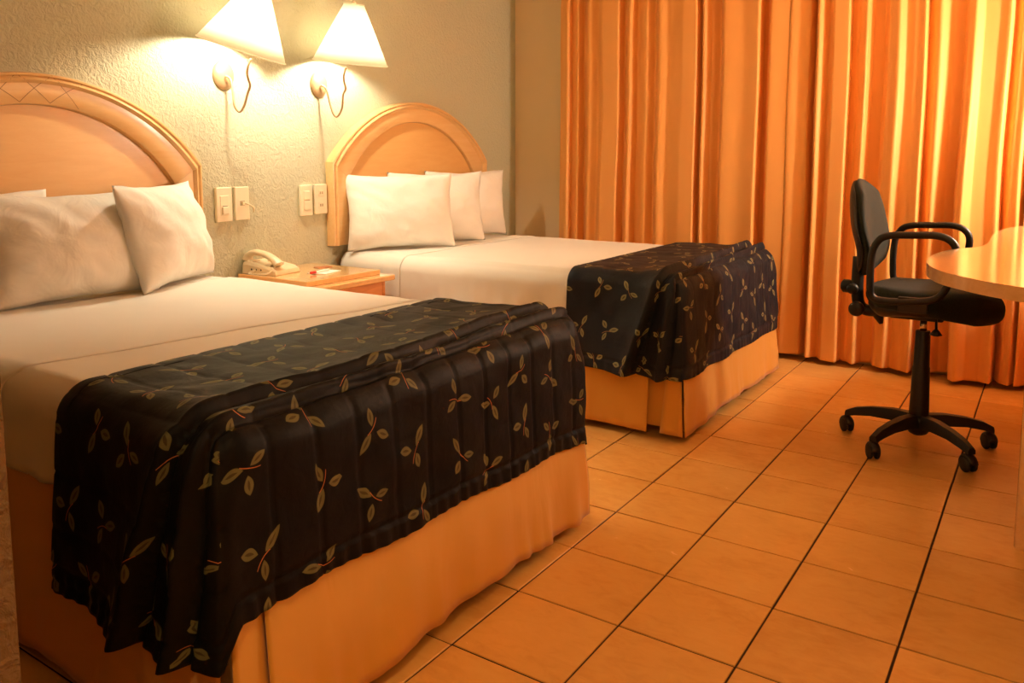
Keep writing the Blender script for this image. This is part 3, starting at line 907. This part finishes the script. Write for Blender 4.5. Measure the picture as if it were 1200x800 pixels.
# ------------------------------------------------------------------ wall sconces
def make_sconce(base, arm, rim_c, axis, rb, rt, hs, label):
    r = empty('wall_sconce', (XW, base[1], base[2])); O = Vector((XW, base[1], base[2]))
    tag(r, label, 'wall lamp', 'wall sconces above the nightstand')
    bm = bmesh.new()
    lathe(bm, [(.058, 0), (.058, .006), (.052, .015), (.038, .023), (.018, .027), (.004, .028)], 32, Matrix.Rotation(pi / 2, 4, 'Y'))
    for v in bm.verts: v.co.z *= 1.16
    build('wall_mount', bm, M['brass'], r, True)
    ax = Vector(axis).normalized(); rc = Vector(rim_c) - O
    q = ax.to_track_quat('Z', 'Y').to_matrix().to_4x4(); MX = Matrix.Translation(rc) @ q
    pts = smooth_path([Vector(a) - O for a in arm], 8)
    bm = bmesh.new(); tube(bm, pts, .0055, 10); build('arm', bm, M['brass'], r, True)
    # shade: thin frustum shell
    bm = bmesh.new(); lathe(bm, [(rb, 0), (rt, hs)], 64, MX, cap=False)
    sh = build('lamp_shade', bm, M['shade'], r, True)
    md = sh.modifiers.new('solid', 'SOLIDIFY'); md.thickness = .0015
    for rr, zz in ((rb, 0.0), (rt, hs)):
        bm = bmesh.new(); tube(bm, [MX @ Vector((rr * cos(2 * pi * k / 64), rr * sin(2 * pi * k / 64), zz)) for k in range(64)], .003, 6, closed=True)
        build('rim_band', bm, M['shade'], sh, True)
    bm = bmesh.new(); lathe(bm, [(.003, hs - .012), (.005, hs), (.011, hs + .004), (.011, hs + .010), (.004, hs + .016)], 16, MX); build('finial', bm, M['plate'], r, True)
    # spider holding the shade, socket, bulb
    bm = bmesh.new()
    for k in range(3):
        a = 2 * pi * k / 3; tube(bm, [MX @ Vector((0, 0, hs - .01)), MX @ Vector((rt * cos(a), rt * sin(a), hs - .002))], .0012, 6)
    tube(bm, [MX @ Vector((0, 0, hs * .2)), MX @ Vector((0, 0, hs - .01))], .0012, 6)
    build('shade_spider', bm, M['brass'], r)
    bm = bmesh.new(); lathe(bm, [(.010, -.012), (.018, -.004), (.018, .0), (.013, .002), (.013, .055), (.011, .06)], 20, MX); build('socket', bm, M['brass'], r, True)
    bm = bmesh.new(); lathe(bm, [(.011, .06), (.016, .075), (.026, .105), (.027, .12), (.020, .138), (.006, .146)], 20, MX); build('bulb', bm, M['bulb'], r, True)
make_sconce((-2.05, 0.967, 1.5546), [(-2.015, 0.954, 1.5477), (-1.9975, 0.968, 1.5324), (-1.98, 0.9658, 1.4737), (-1.9625, 0.9587, 1.4111), (-1.945, 0.9721, 1.3842), (-1.9275, 0.9832, 1.411), (-1.91, 0.9906, 1.4644), (-1.8925, 0.9924, 1.5019), (-1.875, 0.9657, 1.5407), (-1.8575, 0.953, 1.5725), (-1.84, 0.9594, 1.613)], (-1.84, 0.9099, 1.6471), (0.2969, 0.1316, 0.9464), 0.195, 0.052, 0.272, 'left wall sconce with a strongly tilted glowing shade, cut by the top of the photo')
make_sconce((-2.05, 1.5607, 1.5518), [(-2.015, 1.5451, 1.5447), (-1.9975, 1.5636, 1.5276), (-1.98, 1.5741, 1.449), (-1.9625, 1.5794, 1.3962), (-1.945, 1.5924, 1.3874), (-1.9275, 1.607, 1.4312), (-1.91, 1.5976, 1.4909), (-1.8925, 1.5994, 1.5249), (-1.875, 1.5707, 1.5608), (-1.8575, 1.554, 1.5884), (-1.84, 1.5556, 1.6257)], (-1.84, 1.5837, 1.6514), (0.1603, -0.0428, 0.9868), 0.188, 0.05, 0.285, 'right wall sconce with an upright glowing cone shade')

# ------------------------------------------------------------------ desk and its lamp
desk = empty('desk', (1.45, 2.0, 0)); tag(desk, 'pale wood desk with a rounded glossy top at the right edge', 'desk')
DI = Matrix.Translation((-1.45, -2.0, 0))
edge = [(1.30, .88), (1.16, .905), (1.06, .955), (.97, 1.04), (.885, 1.16), (.835, 1.32), (.822, 1.46), (.828, 1.60), (.850, 1.73), (.885, 1.82), (.925, 1.90), (.944, 2.0), (.948, 2.12), (.944, 2.45), (.955, 2.68), (.985, 2.87), (1.04, 3.02), (1.15, 3.12), (1.3, 3.16)]
ol = [(p.x, p.y) for p in smooth_path([(x, y, 0) for x, y in edge], 5)] + [(2.08, 3.16), (2.08, .88)]
bm = bmesh.new(); prism(bm, ol, .812, .850, .012, 4)
o = build('desk_top', bm, M['wood_desk'], desk); o.matrix_parent_inverse = DI; autosmooth(o, 40)
def dp(name, bm, mat, sm=False):
    o = build(name, bm, mat, desk, sm); o.matrix_parent_inverse = DI; return o
def slab_round(x0, x1, yc, th):
    a = [(x0 + th / 2 - th / 2 * cos(t), yc + th / 2 * sin(t)) for t in [(-pi / 2 + pi * k / 10) for k in range(11)]]
    return a + [(x1, yc + th / 2), (x1, yc - th / 2)]
bm = bmesh.new(); prism(bm, slab_round(1.105, 1.65, 1.36, .07), 0.0, .812); autosmooth(dp('leg_panel', bm, M['wood_desk']), 40)
bm = bmesh.new(); box(bm, 2.03, 2.07, .95, 3.1, 0, .812, .003); dp('back_panel', bm, M['wood_desk'])
bm = bmesh.new(); box(bm, 1.3, 2.03, 2.95, 2.99, 0, .812, .003); dp('leg_panel', bm, M['wood_desk'])

dl = empty('table_lamp', (1.62, 2.93, .851)); tag(dl, 'tall table lamp with a frosted glowing globe standing on the desk', 'lamp')
bm = bmesh.new(); lathe(bm, [(.07, 0), (.07, .01), (.03, .03), (.02, .08), (.04, .13), (.03, .18), (.014, .21), (.011, .40), (.014, .52), (.012, .56)], 28); build('base', bm, M['brass'], dl, True)
bm = bmesh.new(); lathe(bm, [(.03, .55)] + [(.085 * sin(t), .635 - .085 * cos(t)) for t in [.35 + (pi - .36) * k / 14 for k in range(15)]], 32); build('globe', bm, M['bulb_desk'], dl, True)

# added fill lamp on the entry ceiling, unseen behind the camera
cl = empty('added_fill_lamp', (1.0, -1.9, ZC)); tag(cl, 'added round fill lamp on the entry ceiling, out of view', 'lamp')
bm = bmesh.new(); lathe(bm, [(.17, 0), (.17, -.02), (.16, -.03)], 32); build('base', bm, M['plate'], cl, True)
bm = bmesh.new(); lathe(bm, [(.16, -.028), (.15, -.06), (.10, -.09), (.02, -.10)], 32); build('diffuser', bm, mat_emit('fill_diffuser', (1, .75, .45), 2.0), cl, True)
ld = bpy.data.lights.new('fill_light', 'AREA'); ld.shape = 'DISK'; ld.size = .3; ld.energy = FILL_LAMP_POWER; ld.color = FILL_LAMP_COLOR
lo = bpy.data.objects.new('fill_light', ld); link(lo, cl); lo.location = (0, 0, -.11)

# ------------------------------------------------------------------ office chair
CX, CY = .741, 2.14
ch = empty('office_chair', (CX, CY, 0)); tag(ch, 'dark charcoal swivel office chair with loop armrests at the desk', 'office chair')
def cp(name, bm, mat, sm=True, parent=None):
    o = build(name, bm, mat, parent or ch, sm); return o
def cushion(nu, nv, f):
    """closed superellipsoid-like pad; f(u, v, s) -> point with u, v in -1..1"""
    bm = bmesh.new(); G = {}
    for s in (1, -1):
        for i in range(nu + 1):
            for j in range(nv + 1):
                if s == -1 and (i in (0, nu) or j in (0, nv)): G[(s, i, j)] = G[(1, i, j)]; continue
                G[(s, i, j)] = bm.verts.new(f(sin(pi / 2 * (-1 + 2 * i / nu)), sin(pi / 2 * (-1 + 2 * j / nv)), s))
    for s in (1, -1):
        for i in range(nu):
            for j in range(nv): bm.faces.new((G[(s, i, j)], G[(s, i + 1, j)], G[(s, i + 1, j + 1)], G[(s, i, j + 1)]))
    return bm
def disc(u, v):     # square to rounded square
    a = 1 - .5 * v * v * .55; b = 1 - .5 * u * u * .55
    return u * a, v * b
def seat_f(u, v, s):
    a, b = disc(u, v)
    e = max(0, 1 - max(abs(u), abs(v)) ** 8) ** .5
    x = -.215 + .245 * (a + 1); y = b * .235
    drop = -.030 * max(0, (x - .12) / .155) ** 2
    z = .616 + drop + s * (.050 if s > 0 else .044 + .018 * max(0, min(1, (x + .05) / .2))) * e
    if s > 0: z += .012 * (b * b) - .010 * exp(-((x + .03) / .13) ** 2) + .004
    else: z -= .012 * e * max(0, (x) / .27)
    return Vector((x, y, z))
cp('seat', cushion(26, 22, seat_f), M['chairfab'])
def shell_f(u, v, s):
    a, b = disc(u, v); e = max(0, 1 - max(abs(u), abs(v)) ** 4) ** .5
    x = -.205 + .20 * (a + 1); y = b * .215
    z = .583 + s * .028 * e
    if s < 0: z -= .022 * e * exp(-((x + .16) / .09) ** 2)
    return Vector((x, y, z))
cp('seat_shell', cushion(20, 18, shell_f), M['black'])
def back_f(u, v, s, front=True):
    wv = .248 * (1 - .18 * max(0, v) ** 2 - .10 * max(0, -v) ** 2)
    a = u * sqrt(1 - .5 * v * v * .92); b = v * sqrt(1 - .5 * u * u * .85)
    e = max(0, 1 - max(abs(u), abs(v)) ** 3.5) ** .5
    y = a * wv; zz = .885 + b * .198
    lean = -.238 - .035 * (zz - .70) / .40
    wrap = .045 * (a * a)
    t = (.036 if s > 0 else .020) * e
    x = lean + wrap + s * t + .018 * exp(-((zz - .79) / .08) ** 2) + .01
    return Vector((x, y, zz))
cp('backrest', cushion(22, 26, back_f), M['chairfab'])
def bshell_f(u, v, s):
    p = back_f(u * .97, v * .97, 0); e = max(0, 1 - max(abs(u), abs(v)) ** 4) ** .5
    p.x += -.014 + (s * .018 * e if s < 0 else .004 * e); return p
cp('back_shell', cushion(18, 20, bshell_f), M['black'])
bm = bmesh.new(); tube(bm, smooth_path([(-.13, 0, .555), (-.20, 0, .540), (-.240, 0, .560), (-.252, 0, .63), (-.250, 0, .76)], 6), .024, 12, flat=1.3); cp('back_bracket', bm, M['black'])
for (x, y, z, r_) in ((-.258, -.055, .635, .022), (-.238, -.065, .555, .030)):
    bm = bmesh.new(); lathe(bm, [(r_ * .5, -.03), (r_ * .55, -.004), (r_, 0), (r_, .018), (r_ * .7, .026)], 18, Matrix.Translation((x, y, z)) @ Matrix.Rotation(pi / 2, 4, 'X')); cp('knob', bm, M['black'])
bm = bmesh.new(); lathe(bm, [(.02, -.03), (.028, 0), (.028, .02), (.015, .03)], 18, Matrix.Translation((-.285, .0, .635)) @ Matrix.Rotation(-pi / 2, 4, 'Y')); cp('knob', bm, M['black'])
# armrests: closed loops of flattened tube
for s in (-1, 1):
    ysd = s * .258
    P = [(-.150, .640), (-.160, .70), (-.158, .80), (-.140, .852), (-.100, .877), (.0, .884), (.055, .885), (.095, .874), (.120, .845), (.122, .80), (.110, .735), (.085, .672), (.05, .645), (-.02, .634), (-.10, .628)]
    bm = bmesh.new(); tube(bm, smooth_path([(x, ysd, z) for x, z in P], 6, closed=True), .0135, 12, closed=True, flat=1.25)
    cp('armrest', bm, M['black'])
    bm = bmesh.new(); box(bm, -.06, .04, min(ysd, s * .12), max(ysd, s * .12), .592, .602, .003)
    box(bm, -.06, .04, ysd - .008, ysd + .008, .592, .650, .003)
    cp('arm_bracket', bm, M['black'], False)
# tilt mechanism, column
bm = bmesh.new(); box(bm, -.12, .075, -.06, .06, .528, .572, .008); cp('tilt_mechanism', bm, M['black'], False)
bm = bmesh.new(); tube(bm, [(-.19, 0, .57), (-.165, 0, .52), (-.155, 0, .49)], [.03, .02, .008], 12); cp('spring_cover', bm, M['black'])
bm = bmesh.new(); tube(bm, smooth_path([(.05, -.05, .55), (.06, -.15, .54), (.065, -.19, .525)], 4), .0045, 8); lv = cp('lever', bm, M['black'])
bm = bmesh.new(); lathe(bm, [(.004, 0), (.012, -.008), (.022, -.022), (.012, -.026)], 14, Matrix.Translation((.065, -.19, .527))); cp('lever_paddle', bm, M['black'], True, lv)
bm = bmesh.new(); lathe(bm, [(.0135, .47), (.0135, .53)], 20); cp('gas_piston', bm, M['chrome'])
bm = bmesh.new(); lathe(bm, [(.039, .10), (.037, .14), (.032, .33), (.030, .335), (.027, .475), (.025, .48)], 28); autosmooth(cp('column', bm, M['black'])); 
bm = bmesh.new(); lathe(bm, [(.02, .052), (.034, .06), (.05, .085), (.052, .12), (.042, .135)], 28); cp('hub', bm, M['black'])
for k in range(5):
    a = R_(172 + 72 * k); R2 = Matrix.Rotation(a, 4, 'Z')
    bm = bmesh.new(); secs = [(.03, .112, .030, .026), (.10, .118, .026, .022), (.18, .112, .022, .018), (.245, .098, .019, .016), (.285, .082, .016, .012)]
    rings = []
    for r_, z, hw, hh in secs:
        rings.append([bm.verts.new((r_, y_ * hw, z + z_ * hh)) for y_, z_ in ((-1, -1), (-1, .2), (-.6, 1), (.6, 1), (1, .2), (1, -1))])
    for p, q in zip(rings, rings[1:]):
        for i in range(6): bm.faces.new((p[i], p[(i + 1) % 6], q[(i + 1) % 6], q[i]))
    bm.faces.new(rings[0]); bm.faces.new(rings[-1][::-1])
    bmesh.ops.transform(bm, matrix=R2, verts=bm.verts[:])
    lg = cp('leg', bm, M['black']); autosmooth(lg, 50)
    cpos = R2 @ Vector((.277, 0, 0)); yaw = R_((128, 120, 132, 125, 118)[k])
    CM = Matrix.Translation(cpos) @ Matrix.Rotation(yaw, 4, 'Z')
    bm = bmesh.new(); lathe(bm, [(.006, .05), (.006, .092)], 10, CM)
    # hood
    hood = bmesh.new(); tube(hood, [(.006 + .03 * cos(t), 0, .030 + .031 * sin(t)) for t in [pi * q / 8 - .15 for q in range(9)]], .010, 8, flat=1.9)
    add(bm, hood, CM)
    ca = cp('castor', bm, M['black'], True, lg)
    bm = bmesh.new()
    for s in (-1, 1):
        lathe(bm, [(.010, -.007), (.025, -.007), (.0285, -.003), (.0285, .004), (.022, .008), (.006, .009)], 20, CM @ Matrix.Translation((.006, s * .0135, .0286)) @ Matrix.Rotation(-s * pi / 2, 4, 'X'))
    lathe(bm, [(.004, -.012), (.004, .012)], 8, CM @ Matrix.Translation((.006, 0, .0286)) @ Matrix.Rotation(pi / 2, 4, 'X'))
    cp('wheel', bm, M['black_soft'], True, lg)
